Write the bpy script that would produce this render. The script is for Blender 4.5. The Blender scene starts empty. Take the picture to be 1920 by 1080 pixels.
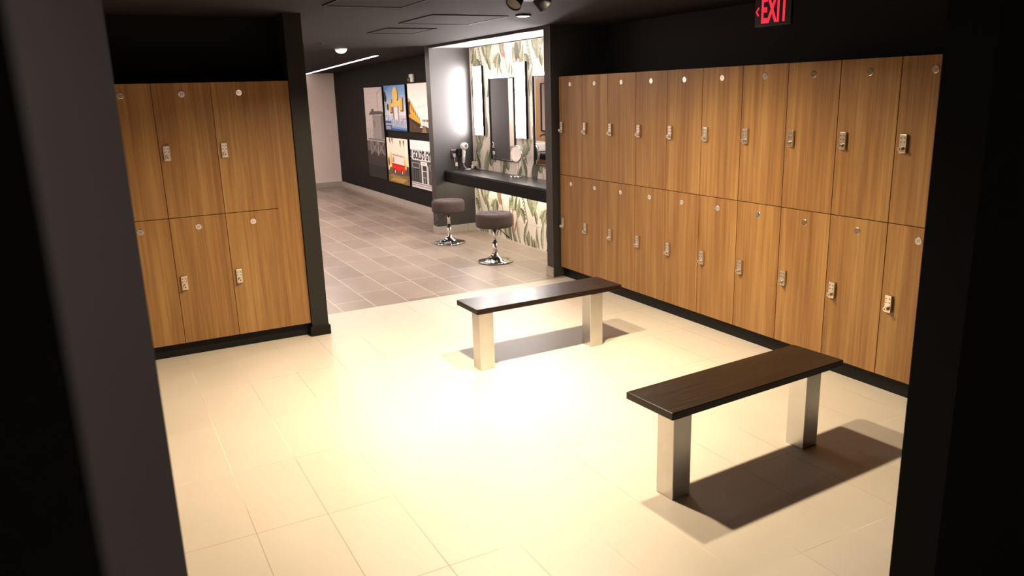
import bpy, bmesh, math, random
from mathutils import Vector, Matrix
random.seed(7)
C = bpy.context.scene.collection
PI = math.pi

# ------------------------------------------------------------------ view settings
sc = bpy.context.scene
sc.view_settings.view_transform = 'Standard'
sc.view_settings.look = 'None'
sc.view_settings.gamma = 1.0
sc.view_settings.exposure = 0.0
sc.view_settings.use_curve_mapping = False
w = bpy.data.worlds.new('world'); sc.world = w; w.use_nodes = True
w.node_tree.nodes['Background'].inputs[0].default_value = (0.9, 0.85, 0.8, 1)
w.node_tree.nodes['Background'].inputs[1].default_value = 0.0

# ------------------------------------------------------------------ materials
def lin(c):
    return tuple(((v/255)/12.92 if v/255 <= .04045 else ((v/255+.055)/1.055)**2.4) for v in c)

class NT:
    """small helper to write node graphs"""
    def __init__(s, name):
        s.m = bpy.data.materials.new(name); s.m.use_nodes = True
        s.t = s.m.node_tree; s.b = s.t.nodes['Principled BSDF']
    def n(s, typ, **kw):
        nd = s.t.nodes.new(typ)
        for k, v in kw.items(): setattr(nd, k, v)
        return nd
    def l(s, a, b): s.t.links.new(a, b)
    def math(s, op, a, b=None, c=None):
        nd = s.n('ShaderNodeMath', operation=op)
        for i, v in enumerate((a, b, c)):
            if v is None: continue
            if isinstance(v, (int, float)): nd.inputs[i].default_value = v
            else: s.l(v, nd.inputs[i])
        return nd.outputs[0]
    def mix(s, f, a, b):
        nd = s.n('ShaderNodeMix', data_type='RGBA')
        for sock, v in ((nd.inputs[0], f), (nd.inputs[6], a), (nd.inputs[7], b)):
            if isinstance(v, (int, float)): sock.default_value = v
            elif isinstance(v, tuple): sock.default_value = (*v[:3], 1)
            else: s.l(v, sock)
        return nd.outputs[2]
    def noise(s, vec, scale, detail=3, rough=.5):
        nd = s.n('ShaderNodeTexNoise'); nd.inputs['Scale'].default_value = scale
        nd.inputs['Detail'].default_value = detail; nd.inputs['Roughness'].default_value = rough
        if vec is not None: s.l(vec, nd.inputs['Vector'])
        return nd.outputs['Fac']
    def ramp(s, f, stops):
        nd = s.n('ShaderNodeValToRGB'); e = nd.color_ramp.elements
        e[0].position, e[0].color = stops[0][0], (*stops[0][1], 1)
        e[1].position, e[1].color = stops[-1][0], (*stops[-1][1], 1)
        for p, c in stops[1:-1]:
            q = e.new(p); q.color = (*c, 1)
        s.l(f, nd.inputs[0]); return nd.outputs[0]
    def bump(s, h, strength=.2, dist=.002):
        nd = s.n('ShaderNodeBump'); nd.inputs['Strength'].default_value = strength
        nd.inputs['Distance'].default_value = dist
        s.l(h, nd.inputs['Height']); s.l(nd.outputs[0], s.b.inputs['Normal'])
    def mapping(s, vec, scale=(1, 1, 1), loc=(0, 0, 0)):
        nd = s.n('ShaderNodeMapping'); nd.inputs['Scale'].default_value = scale
        nd.inputs['Location'].default_value = loc
        s.l(vec, nd.inputs['Vector']); return nd.outputs[0]
    def obj(s): return s.n('ShaderNodeTexCoord').outputs['Object']

def plain(name, col, rough=.5, metal=0., spec=.5, noise=0., nscale=30., bump=0.):
    t = NT(name)
    t.b.inputs['Roughness'].default_value = rough; t.b.inputs['Metallic'].default_value = metal
    t.b.inputs['Specular IOR Level'].default_value = spec
    if noise or bump:
        f = t.noise(t.obj(), nscale, 4)
        k0 = tuple(max(0, c*(1-noise)) for c in col); k1 = tuple(c*(1+noise) for c in col)
        t.l(t.ramp(f, [(.3, k0), (.7, k1)]), t.b.inputs['Base Color'])
        if bump: t.bump(f, bump, .001)
    else:
        t.b.inputs['Base Color'].default_value = (*col, 1)
    return t.m

def emit(name, col, strength):
    t = NT(name)
    t.b.inputs['Base Color'].default_value = (.8, .8, .8, 1)
    t.b.inputs['Emission Color'].default_value = (*col, 1)
    t.b.inputs['Emission Strength'].default_value = strength
    return t.m

def wood_mat(name, dark, mid, light, rough=.42, fine=70, seed_scale=9., spec=.35):
    """vertical grain laminate; every door shifted by its own random number"""
    t = NT(name)
    at = t.n('ShaderNodeAttribute', attribute_type='OBJECT', attribute_name='grain')
    off = t.n('ShaderNodeCombineXYZ')
    k = t.math('MULTIPLY', at.outputs['Fac'], 7.31)
    t.l(k, off.inputs[0]); t.l(k, off.inputs[1]); t.l(t.math('MULTIPLY', at.outputs['Fac'], .77), off.inputs[2])
    add = t.n('ShaderNodeVectorMath', operation='ADD')
    t.l(t.n('ShaderNodeNewGeometry').outputs['Position'], add.inputs[0]); t.l(off.outputs[0], add.inputs[1])
    v = add.outputs[0]
    broad = t.noise(t.mapping(v, (seed_scale, seed_scale, .55)), 1.0, 3, .55)
    fib = t.noise(t.mapping(v, (fine*1.6, fine*1.6, 2.2)), 1.0, 4, .6)
    streak = t.noise(t.mapping(v, (seed_scale*4.3, seed_scale*4.3, .9)), 1.0, 4, .6)
    broad = t.math('ADD', t.math('MULTIPLY', broad, .55), t.math('MULTIPLY', streak, .45))
    col = t.ramp(broad, [(.36, dark), (.5, mid), (.62, light)])
    fibc = t.ramp(fib, [(.35, (.84, .82, .80)), (.6, (1.05, 1.05, 1.05))])
    mul = t.n('ShaderNodeMix', data_type='RGBA', blend_type='MULTIPLY'); mul.inputs[0].default_value = 1
    t.l(col, mul.inputs[6]); t.l(fibc, mul.inputs[7])
    t.l(mul.outputs[2], t.b.inputs['Base Color'])
    t.b.inputs['Roughness'].default_value = rough
    t.b.inputs['Specular IOR Level'].default_value = spec
    t.bump(fib, .06, .001)
    return t.m

def bench_wood():
    t = NT('dark_stained_oak')
    v = t.obj()
    broad = t.noise(t.mapping(v, (1.2, 11, 11)), 1.0, 4, .6)
    fib = t.noise(t.mapping(v, (4, 130, 130)), 1.0, 4, .6)
    col = t.ramp(broad, [(.3, (.0065, .0030, .0015)), (.55, (.012, .0056, .0028)), (.75, (.020, .010, .0052))])
    fibc = t.ramp(fib, [(.35, (.6, .58, .55)), (.62, (1.1, 1.1, 1.1))])
    mul = t.n('ShaderNodeMix', data_type='RGBA', blend_type='MULTIPLY'); mul.inputs[0].default_value = 1
    t.l(col, mul.inputs[6]); t.l(fibc, mul.inputs[7]); t.l(mul.outputs[2], t.b.inputs['Base Color'])
    t.l(t.ramp(fib, [(.3, (.28,)*3), (.7, (.42,)*3)]), t.b.inputs['Roughness'])
    t.b.inputs['Specular IOR Level'].default_value = .3
    t.bump(fib, .35, .0015)
    return t.m

def floor_mat(name, px, py, x0, y0, base_lo, base_hi, grout_lo, grout_hi, stagger, rough, cloud, tone, gw=.0017, spec=.4):
    t = NT(name)
    pos = t.n('ShaderNodeNewGeometry').outputs['Position']
    sep = t.n('ShaderNodeSeparateXYZ'); t.l(pos, sep.inputs[0])
    u = t.math('DIVIDE', t.math('SUBTRACT', sep.outputs[0], x0), px)
    row = t.math('FLOOR', u)
    vv = t.math('DIVIDE', t.math('SUBTRACT', sep.outputs[1], y0), py)
    if stagger:
        wn0 = t.n('ShaderNodeTexWhiteNoise', noise_dimensions='1D'); t.l(row, wn0.inputs['W'])
        vv = t.math('ADD', vv, t.math('MULTIPLY', wn0.outputs['Value'], 1.0))
    col = t.math('FLOOR', vv)
    fu = t.math('PINGPONG', u, .5); fv = t.math('PINGPONG', vv, .5)
    g = gw
    gu = t.math('LESS_THAN', fu, g/px); gv = t.math('LESS_THAN', fv, g/py)
    line = t.math('MAXIMUM', gu, gv)
    cmb = t.n('ShaderNodeCombineXYZ'); t.l(row, cmb.inputs[0]); t.l(col, cmb.inputs[1])
    wn = t.n('ShaderNodeTexWhiteNoise', noise_dimensions='3D'); t.l(cmb.outputs[0], wn.inputs['Vector'])
    cl = t.noise(t.mapping(pos, (cloud, cloud*.6, 1)), 1.0, 5, .55)
    f = t.math('ADD', t.math('MULTIPLY', cl, 1-tone), t.math('MULTIPLY', wn.outputs['Value'], tone))
    tile = t.ramp(f, [(.25, base_lo), (.75, base_hi)])
    grout_tone = t.noise(pos, 1.1, 2)  # grout colour drifts at random between its two tones
    gr = t.ramp(grout_tone, [(.42, grout_lo), (.58, grout_hi)])
    t.l(t.mix(line, tile, gr), t.b.inputs['Base Color'])
    rr = t.math('ADD', rough, t.math('MULTIPLY', line, .35))
    t.l(rr, t.b.inputs['Roughness'])
    t.b.inputs['Specular IOR Level'].default_value = spec
    t.bump(t.math('MULTIPLY', line, -1.), .25, .001)
    return t.m

M = {}
M['floor'] = floor_mat('beige_porcelain_tile', .2985, .6135, -2.527, -.688, (.46, .412, .35), (.53, .48, .415),
                       (.33, .26, .20), (.62, .56, .48), False, .50, 1.6, .12, .0017, .8)
M['floor_grey'] = floor_mat('grey_porcelain_tile', .2905, .61, -2.147, 0., (.205, .161, .13), (.31, .248, .204),
                            (.55, .47, .41), (.64, .55, .48), True, .36, 2.2, .3, .0028)
M['wood'] = wood_mat('warm_oak_laminate', (.172, .080, .026), (.235, .121, .040), (.298, .166, .057))
M['bench_wood'] = bench_wood()
M['charcoal'] = plain('charcoal_wall_paint', (.024, .022, .0212), .55, noise=.04, nscale=5)
M['charcoal_deep'] = plain('deep_charcoal_paint', (.0075, .007, .0068), .55, spec=.35, noise=.04, nscale=5)
M['black'] = plain('matt_black_paint', (.004, .0038, .0037), .75, spec=.15)
M['black_gloss'] = plain('black_lacquer', (.012, .011, .011), .3, noise=.1)
M['kick'] = plain('black_vinyl_base', (.0045, .0045, .0045), .55, spec=.2)
M['ceiling'] = plain('dark_grey_ceiling_paint', (.0155, .0118, .011), .8, spec=.15, noise=.04, nscale=3)
M['ceiling_black'] = plain('black_ceiling_paint', (.012, .0115, .011), .8, spec=.2)
M['white_wall'] = plain('off_white_wall_paint', (.72, .60, .545), .7, noise=.02, nscale=3)
M['white'] = plain('white_plastic', (.8, .78, .75), .35)
M['white_ceiling'] = plain('white_ceiling_paint', (.85, .83, .82), .8)
M['ivory'] = plain('ivory_plastic', (.75, .68, .58), .4)
M['carcass'] = plain('black_melamine', (.006, .005, .004), .6)
M['alu'] = plain('brushed_aluminium', (.60, .59, .575), .38, 1., noise=.06, nscale=9)
M['steel'] = plain('satin_nickel', (.62, .57, .50), .30, 1., noise=.05, nscale=60)
M['disc'] = plain('satin_steel_disc', (.80, .78, .75), .17, 1.)
M['chrome'] = plain('polished_chrome', (.82, .82, .83), .06, 1.)
M['key'] = plain('dark_key', (.06, .05, .04), .5)
M['numeral'] = plain('engraved_numeral', (.12, .11, .10), .6)
M['velvet'] = plain('taupe_velvet', (.068, .051, .047), .9, spec=.2, noise=.12, nscale=45, bump=.15)
M['velvet_dark'] = plain('taupe_velvet_button', (.05, .038, .036), .9, spec=.2)
M['rubber'] = plain('black_plastic', (.012, .012, .012), .4)
M['skirting'] = plain('taupe_porcelain_skirting', (.36, .32, .285), .5, noise=.08, nscale=6)
M['mirror'] = plain('mirror_glass', (.86, .87, .87), .015, 1.)
M['cream_tile_edge'] = plain('white_edge_trim', (.8, .78, .74), .4)
M['porcelain'] = plain('white_porcelain', (.82, .80, .77), .12)
M['wall_tile'] = plain('pale_beige_wall_tile', (.62, .55, .49), .3, noise=.05, nscale=4)
M['wood_panel'] = wood_mat('light_wood_panel', (.30, .17, .08), (.36, .21, .10), (.42, .25, .13))
M['lens_off'] = plain('clear_lens', (.10, .095, .09), .3, spec=.5)
M['cord'] = plain('grey_cord', (.42, .38, .36), .5)
WARM = (1.0, .795, .53); PINK = (1.0, .84, .76); COOLW = (1.0, .915, .885); UNDER = (1.0, .88, .70)
M['lamp_led'] = emit('vanity_lamp_diffuser', COOLW, 75.0)
M['backlight'] = emit('mirror_backlight', COOLW, 90.0)
M['cove_led'] = emit('cove_led', COOLW, 90.0)
M['under_led'] = emit('under_counter_led', UNDER, 120.0)
M['linear_led'] = emit('linear_led', (1, .97, .95), 5.0)
M['round_led'] = emit('round_led', (1, .96, .93), 6.0)
M['dome_led'] = emit('dome_led', (1, .93, .90), 4.0)
M['down_warm'] = emit('warm_led', WARM, 8.0)
M['exit_red'] = emit('exit_red', (1.0, .022, .06), 1.0)
M['exit_red'].node_tree.nodes['Principled BSDF'].inputs['Base Color'].default_value = (.12, .004, .008, 1)
M['exit_edge'] = plain('red_acrylic_edge', (.16, .02, .025), .3)

# ------------------------------------------------------------------ mesh helpers
class MB:
    def __init__(s): s.bm = bmesh.new(); s.mats = []
    def mi(s, m):
        if m is None: return 0
        if m not in s.mats: s.mats.append(m)
        return s.mats.index(m)
    def box(s, x0, x1, y0, y1, z0, z1, m=None, bev=0., seg=1):
        b = bmesh.new()
        bmesh.ops.create_cube(b, size=1)
        for v in b.verts:
            v.co = Vector(((x0+x1)/2+v.co.x*(x1-x0), (y0+y1)/2+v.co.y*(y1-y0), (z0+z1)/2+v.co.z*(z1-z0)))
        if bev: bmesh.ops.bevel(b, geom=b.edges[:], offset=bev, segments=seg, profile=.5, affect='EDGES')
        s.add(b, m); return s
    def add(s, b, m=None, smooth=False, mat=None):
        i = s.mi(m); mp = {}
        for v in b.verts: mp[v] = s.bm.verts.new(mat @ v.co if mat else v.co)
        for f in b.faces:
            try:
                g = s.bm.faces.new([mp[v] for v in f.verts]); g.material_index = i; g.smooth = smooth or f.smooth
            except ValueError: pass
        b.free(); return s
    def poly(s, pts, m=None):
        f = s.bm.faces.new([s.bm.verts.new(Vector(p)) for p in pts]); f.material_index = s.mi(m); return s
    def cyl(s, p0, p1, r0, r1=None, n=20, m=None, smooth=True, cap=True):
        p0, p1 = Vector(p0), Vector(p1); r1 = r0 if r1 is None else r1
        d = (p1-p0).normalized(); a = d.orthogonal().normalized(); c = d.cross(a)
        i = s.mi(m); rings = []
        for p, r in ((p0, r0), (p1, r1)):
            rings.append([s.bm.verts.new(p+(a*math.cos(2*PI*k/n)+c*math.sin(2*PI*k/n))*r) for k in range(n)])
        for k in range(n):
            f = s.bm.faces.new((rings[0][k], rings[0][(k+1) % n], rings[1][(k+1) % n], rings[1][k]))
            f.material_index = i; f.smooth = smooth
        if cap:
            for rg in (rings[0][::-1], rings[1]):
                f = s.bm.faces.new(rg); f.material_index = i
        return s
    def lathe(s, prof, centre=(0, 0, 0), axis=(0, 0, 1), n=40, m=None, smooth=True):
        d = Vector(axis).normalized(); a = d.orthogonal().normalized(); c = d.cross(a); o = Vector(centre)
        i = s.mi(m); rings = []
        for r, h in prof:
            if r < 1e-6: rings.append([s.bm.verts.new(o+d*h)])
            else: rings.append([s.bm.verts.new(o+d*h+(a*math.cos(2*PI*k/n)+c*math.sin(2*PI*k/n))*r) for k in range(n)])
        for A, B in zip(rings, rings[1:]):
            if len(A) == 1 and len(B) == 1: continue
            for k in range(n):
                if len(A) == 1: vs = (A[0], B[(k+1) % n], B[k])
                elif len(B) == 1: vs = (A[k], A[(k+1) % n], B[0])
                else: vs = (A[k], A[(k+1) % n], B[(k+1) % n], B[k])
                f = s.bm.faces.new(vs); f.material_index = i; f.smooth = smooth
        return s
    def tube(s, pts, r, n=10, m=None):
        """smooth tube through points (Catmull-Rom)"""
        P = [Vector(p) for p in pts]; Q = []
        for i in range(len(P)-1):
            p0 = P[max(i-1, 0)]; p1 = P[i]; p2 = P[i+1]; p3 = P[min(i+2, len(P)-1)]
            for k in range(6):
                t = k/6
                Q.append(.5*((2*p1)+(-p0+p2)*t+(2*p0-5*p1+4*p2-p3)*t*t+(-p0+3*p1-3*p2+p3)*t**3))
        Q.append(P[-1]); rings = []; a = None; im = s.mi(m)
        for i, q in enumerate(Q):
            d = (Q[min(i+1, len(Q)-1)]-Q[max(i-1, 0)]).normalized()
            a = d.orthogonal().normalized() if a is None else (a-d*a.dot(d)).normalized()
            c = d.cross(a)
            rings.append([s.bm.verts.new(q+(a*math.cos(2*PI*k/n)+c*math.sin(2*PI*k/n))*r) for k in range(n)])
        for A, B in zip(rings, rings[1:]):
            for k in range(n):
                f = s.bm.faces.new((A[k], A[(k+1) % n], B[(k+1) % n], B[k])); f.smooth = True; f.material_index = im
        for rg in (rings[0][::-1], rings[-1]):
            f = s.bm.faces.new(rg); f.material_index = im
        return s
    def done(s, name, mat=None, parent=None, loc=None, rot=None):
        if mat is not None and mat not in s.mats: s.mats.insert(0, mat)
        bmesh.ops.recalc_face_normals(s.bm, faces=s.bm.faces[:])
        me = bpy.data.meshes.new(name); s.bm.to_mesh(me); s.bm.free()
        for m in s.mats: me.materials.append(m)
        o = bpy.data.objects.new(name, me); C.objects.link(o)
        if parent: o.parent = parent
        if loc: o.location = loc
        if rot: o.rotation_euler = rot
        return o

def tag(o, label, cat, group=None):
    o['label'] = label; o['category'] = cat
    if group: o['group'] = group
    return o
def thing(name, label, cat, loc=(0, 0, 0), rotz=0., group=None):
    o = bpy.data.objects.new(name, None); C.objects.link(o)
    o.empty_display_size = .1; o.location = loc; o.rotation_euler = (0, 0, rotz)
    return tag(o, label, cat, group)
def struct(o):
    o['kind'] = 'structure'; return o
def sbox(name, x0, x1, y0, y1, z0, z1, m, bev=0.):
    return struct(MB().box(x0, x1, y0, y1, z0, z1, m, bev).done(name, m))
def inst(o, parent, loc=None):
    c = o.copy(); C.objects.link(c); c.parent = parent
    if loc is not None: c.location = loc
    return c

def text_mesh(body, size, extrude=.0004, bold=0., align='CENTER', xs=1.):
    cu = bpy.data.curves.new('letters', 'FONT'); cu.body = body; cu.size = size; cu.extrude = extrude
    cu.offset = bold; cu.align_x = align; cu.align_y = 'CENTER'; cu.resolution_u = 3
    to = bpy.data.objects.new('letters', cu); C.objects.link(to)
    dg = bpy.context.evaluated_depsgraph_get()
    me = bpy.data.meshes.new_from_object(to.evaluated_get(dg))
    bpy.data.objects.remove(to); bpy.data.curves.remove(cu)
    if xs != 1.:
        for v in me.vertices: v.co.x *= xs
    return me
# text standing on a face that looks towards -X (reads along -Y) or towards -Y (reads along +X)
FACE_NX = Matrix(((0, 0, -1, 0), (-1, 0, 0, 0), (0, 1, 0, 0), (0, 0, 0, 1)))
FACE_NY = Matrix(((1, 0, 0, 0), (0, 0, -1, 0), (0, 1, 0, 0), (0, 0, 0, 1)))
def text_obj(name, body, size, m, parent, loc, face, **k):
    me = text_mesh(body, size, **k); me.transform(face); me.materials.clear(); me.materials.append(m)
    o = bpy.data.objects.new(name, me); C.objects.link(o); o.parent = parent; o.location = loc
    return o

# ------------------------------------------------------------------ camera (solved from the locker joints)
F = 1452.2434545976955; YAW, PITCH, ROLL = -.485439304, -.248371273, .0301366631
CAM = Vector((-3.797, -6.175, 1.737))
Rz = Matrix.Rotation(YAW, 3, 'Z'); Rx = Matrix.Rotation(PITCH, 3, 'X'); Ry = Matrix.Rotation(ROLL, 3, 'Y')
R3 = Rz @ Rx @ Ry
right, fwd, up = R3 @ Vector((1, 0, 0)), R3 @ Vector((0, 1, 0)), R3 @ Vector((0, 0, 1))
cd = bpy.data.cameras.new('camera'); co = bpy.data.objects.new('camera', cd); C.objects.link(co)
cd.sensor_width = 36; cd.lens = 36*F/1920; cd.clip_start = .02; cd.clip_end = 60
co.matrix_world = Matrix(((right.x, up.x, -fwd.x, CAM.x), (right.y, up.y, -fwd.y, CAM.y), (right.z, up.z, -fwd.z, CAM.z), (0, 0, 0, 1)))
cd.dof.use_dof = True; cd.dof.focus_distance = 6.3; cd.dof.aperture_fstop = 5.0
sc.camera = co

# ------------------------------------------------------------------ the shell
ZC = 2.30; ZT = 1.857; ZM = .977; ZB = .0985; YL = -.535
sbox('floor', -6.2, 1.2, -8.6, -.03, -.08, 0, M['floor'])
sbox('floor', -6.2, 1.2, -.03, 9.4, -.08, 0, M['floor_grey'])
# ceiling: locker room and corridor; the far part of the corridor slopes down a little towards the end wall
b = MB(); i = None
def slab(b, x0, x1, y0, y1, za, zb, m):
    v = [(x0, y0, za), (x1, y0, za), (x1, y1, zb), (x0, y1, zb)]
    t = [(x, y, z+.06) for x, y, z in v]
    b.poly(v, m); b.poly(t, m)
    for k in range(4): b.poly([v[k], v[(k+1) % 4], t[(k+1) % 4], t[k]], m)
slab(b, -6.2, 1.2, -8.6, 2.9, ZC, ZC, M['ceiling'])
slab(b, -6.2, 1.2, 2.9, 9.4, ZC, 2.175, M['ceiling'])
struct(b.done('ceiling', M['ceiling']))

# partitions and columns around the locker bays
M['black_wall'] = plain('soft_black_paint', (.011, .0095, .009), .7, spec=.25)
sbox('wall_right', .52, .66, -8.6, .14, 0, ZC, M['black_wall'])                       # behind the long bank
sbox('wall_right_return', -.07, .66, .022, .138, 0, ZC, M['charcoal'])           # dark column between bank and vanity
sbox('wall_left_return', -2.53, -2.408, -.555, .02, 0, ZC, M['charcoal_deep'])        # dark column beside the short bank
sbox('wall_front_left', -6.0, -2.53, -.24, -.10, 0, ZC, M['black'])              # above and behind the short bank
sbox('wall_left', -4.45, -4.3, -4.75, -.24, 0, ZC, M['white_wall'])  # unseen; set close and pale so the near-end number discs reflect it
sbox('wall_entry_left', -6.2, -6.06, -8.6, -.1, 0, ZC, M['black'])
sbox('wall_opening_left', -6.0, -3.756, -4.9, -4.75, 0, ZC, M['charcoal'])
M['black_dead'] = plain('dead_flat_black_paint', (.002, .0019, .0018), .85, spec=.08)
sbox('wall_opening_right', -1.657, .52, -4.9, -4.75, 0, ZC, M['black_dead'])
b = MB(); lo = [(-5.2, -5.915, 0), (-3.8125, -5.915, 0), (-3.87, -5.84, 0), (-5.2, -5.84, 0)]; hi = [(x, y, ZC) for x, y, z in lo]
b.poly(lo); b.poly(hi)
for k in range(4): b.poly([lo[k], lo[(k+1) % 4], hi[(k+1) % 4], hi[k]])
struct(b.done('wall_entry', M['black']))
sbox('wall_back', -6.2, 1.2, -8.74, -8.6, 0, ZC, M['white_wall'])
# corridor
M['charcoal_far'] = plain('near_black_brown_paint', (.0036, .0031, .0027), .65, spec=.2)
sbox('wall_pictures', .52, .66, 3.02, 9.3, 0, ZC, M['charcoal_far'])
M['charcoal_satin'] = plain('charcoal_satin_paint', (.0185, .0155, .0155), .47, spec=.75)
sbox('wall_fin', -.055, .66, 2.885, 3.02, 0, ZC, M['charcoal_satin'])
sbox('wall_end', -2.7, .52, 9.15, 9.3, 0, ZC, M['white_wall'])
sbox('wall_corridor_left', -2.74, -2.6, .02, 9.3, 0, ZC, M['wall_tile'])
# baseboards
sbox('baseboard_left_return', -2.546, -2.396, -.567, -.2, 0, .072, M['kick'], .002)
sbox('baseboard_right_return', -.082, -.07, .022, .145, 0, .092, M['skirting'], .001)
sbox('baseboard_pictures', .508, .52, 3.02, 9.138, 0, .10, M['skirting'], .001)
sbox('baseboard_end', -2.6, .52, 9.138, 9.15, 0, .10, M['skirting'], .001)
b = MB()
for x0, x1 in ((-.067, .085), (.088, .36), (.363, .488)): b.box(x0, x1, 2.873, 2.885, 0, .095, M['skirting'], .001)
b.box(-.067, -.055, 2.885, 3.02, 0, .095, M['skirting'], .001)
struct(b.done('baseboard_fin', M['skirting']))
# niche ceiling and its dark edge
sbox('ceiling', -.03, .52, .138, 2.885, 2.280, 2.296, M['white_ceiling'])
sbox('trim_1', -.06, -.03, .138, 2.885, 2.272, 2.30, M['black_gloss'])
sbox('trim_2', .484, .490, 2.879, 2.885, .095, 2.272, M['cream_tile_edge'])
# toe kicks under the banks
sbox('baseboard_right', .045, .06, -3.95, .02, 0, ZB, M['kick'])
sbox('baseboard_left', -3.90, -2.53, YL+.045, YL+.06, 0, ZB, M['kick'])

# ---- botanical tile wall behind the vanity
def mural():
    XW = .49
    tile = NT('botanical_wall_tile')
    pos = tile.n('ShaderNodeNewGeometry').outputs['Position']
    sep = tile.n('ShaderNodeSeparateXYZ'); tile.l(pos, sep.inputs[0])
    v = tile.math('DIVIDE', tile.math('SUBTRACT', sep.outputs[2], .065), .19)
    row = tile.math('FLOOR', v)
    u = tile.math('ADD', tile.math('DIVIDE', tile.math('SUBTRACT', sep.outputs[1], 1.117), .41), tile.math('MULTIPLY', tile.math('MODULO', row, 2.), .5))
    ln = tile.math('MAXIMUM', tile.math('LESS_THAN', tile.math('PINGPONG', u, .5), .0035), tile.math('LESS_THAN', tile.math('PINGPONG', v, .5), .0065))
    cl = tile.noise(pos, 5., 4)
    base = tile.ramp(cl, [(.35, (.66, .59, .52)), (.65, (.75, .70, .63))])
    tile.l(tile.mix(ln, base, (.40, .36, .33)), tile.b.inputs['Base Color'])
    tile.b.inputs['Roughness'].default_value = .35
    G = [plain('leaf_olive', (.22, .235, .13), .4, noise=.3, nscale=30), plain('leaf_sage', (.33, .335, .22), .4, noise=.3, nscale=30),
         plain('leaf_dark_green', (.10, .11, .065), .4, noise=.3, nscale=30), plain('leaf_pale', (.47, .45, .33), .4, noise=.2, nscale=30)]  # the dark green is the pattern's own leaf colour
    INK = plain('leaf_ink_line', (.085, .08, .06), .5); RED = plain('flower_rust', (.42, .13, .07), .4); STEM = plain('stem_brown', (.25, .19, .14), .5)
    b = MB(); b.box(XW, .52, .138, 2.885, 0, 2.272, tile.m)
    Y0, Y1, Z0, Z1 = .14, 2.878, 0.004, 2.268
    lay = [0]
    def put(pts, m):
        """polygon in (s, z): s runs along -Y from the fin; clipped to the wall"""
        P = [(2.885-s, z) for s, z in pts]
        for ax, lim, sg in ((0, Y0, 1), (0, Y1, -1), (1, Z0, 1), (1, Z1, -1)):
            Q = []
            for k in range(len(P)):
                a, c = P[k], P[(k+1) % len(P)]
                ia, ic = (a[ax]-lim)*sg >= 0, (c[ax]-lim)*sg >= 0
                if ia: Q.append(a)
                if ia != ic:
                    t = (lim-a[ax])/(c[ax]-a[ax]); Q.append((a[0]+(c[0]-a[0])*t, a[1]+(c[1]-a[1])*t))
            P = Q
            if len(P) < 3: return
        lay[0] = (lay[0]+1) % 40
        x = XW-.0004-.00004*lay[0]
        b.poly([(x, y, z) for y, z in P], m)
    def leaf(s, z, L, W, ang, m, vein=True, bend=0., lobes=0., seed=0):
        rnd = random.Random(seed); n = 11; ca, sa = math.cos(ang), math.sin(ang)
        def tr(t, q): 
            q += bend*L*(t*(1-t))*4
            return (s+ca*t*L-sa*q, z+sa*t*L+ca*q)
        prof = [math.sin(PI*min(1, (t/n))**.72)**.85*W/2*(1+lobes*rnd.uniform(-1, 1)) for t in range(n+1)]
        o = [tr(t/n, prof[t]) for t in range(n+1)]+[tr(t/n, -prof[t]) for t in range(n-1, 0, -1)]
        k = 1.05
        cx = sum(p[0] for p in o)/len(o); cz = sum(p[1] for p in o)/len(o)
        put([(cx+(p[0]-cx)*k, cz+(p[1]-cz)*k) for p in o], INK)
        put(o, m)
        put([tr(t/n, prof[t]) for t in range(n+1)]+[tr(t/n, 0) for t in range(n-1, 0, -1)], G[(G.index(m)+1) % 4] if m in G else m)
        if vein:
            put([tr(.02, .0022), tr(.96, .0008), tr(.96, -.0008), tr(.02, -.0022)], INK)
            for t in (.25, .42, .6, .76):
                h = prof[int(t*n)]*.86
                for sg in (1, -1):
                    put([tr(t, 0), tr(t+.012, 0), tr(min(t+.13, .97), sg*h)], INK)
    def stem(pts, wd, m):
        for a, c in zip(pts, pts[1:]):
            d = Vector((c[0]-a[0], c[1]-a[1])); nrm = Vector((-d.y, d.x)).normalized()*wd/2
            put([(a[0]+nrm.x, a[1]+nrm.y), (c[0]+nrm.x, c[1]+nrm.y), (c[0]-nrm.x, c[1]-nrm.y), (a[0]-nrm.x, a[1]-nrm.y)], m)
    def motif(ds, dz, sd):
        q = random.Random(sd)
        D = math.radians
        # grasses and reeds near the floor
        for s0, h, mm in ((.98, .36, 1), (1.03, .30, 3), (1.10, .42, 0), (1.17, .30, 2), (1.24, .34, 1), (1.33, .40, 3), (1.42, .22, 0), (1.5, .16, 2), (.30, .22, 0), (.38, .17, 2), (.46, .14, 1)):
            leaf(s0+ds, dz-.03, h, .045+.03*q.random(), D(90+q.uniform(-26, 26)), G[mm], True, q.uniform(-.12, .12), 0, q.random())
        stem([(1.12+ds, dz), (1.15+ds, dz+.2), (1.16+ds, dz+.33)], .006, STEM)
        leaf(1.145+ds, dz+.17, .2, .035, D(96), RED, False); leaf(1.17+ds, dz+.12, .16, .03, D(70), RED, False)
        # bird-of-paradise on its long stem
        stem([(.95+ds, dz+.20), (.88+ds, dz+.36), (.82+ds, dz+.52)], .012, STEM)
        leaf(.86+ds, dz+.40, .16, .055, D(112), RED, False); leaf(.82+ds, dz+.50, .10, .04, D(75), RED, False)
        stem([(.83+ds, dz+.50), (.80+ds, dz+.60)], .006, STEM)
        # large hanging leaf with its dark neighbour
        leaf(.40+ds, dz+.63, .27, .20, D(-88), G[0], True, .03, .03, 3)
        leaf(.30+ds, dz+.60, .20, .10, D(-70), G[2], True, .05, .05, 4)
        leaf(.54+ds, dz+.66, .24, .10, D(-115), G[3], True)
        # cup leaf
        leaf(1.05+ds, dz+.50, .22, .17, D(-35), G[0], True, .16, .05, 5); leaf(1.04+ds, dz+.39, .20, .09, D(12), G[3], True, .12, .05, 6)
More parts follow.
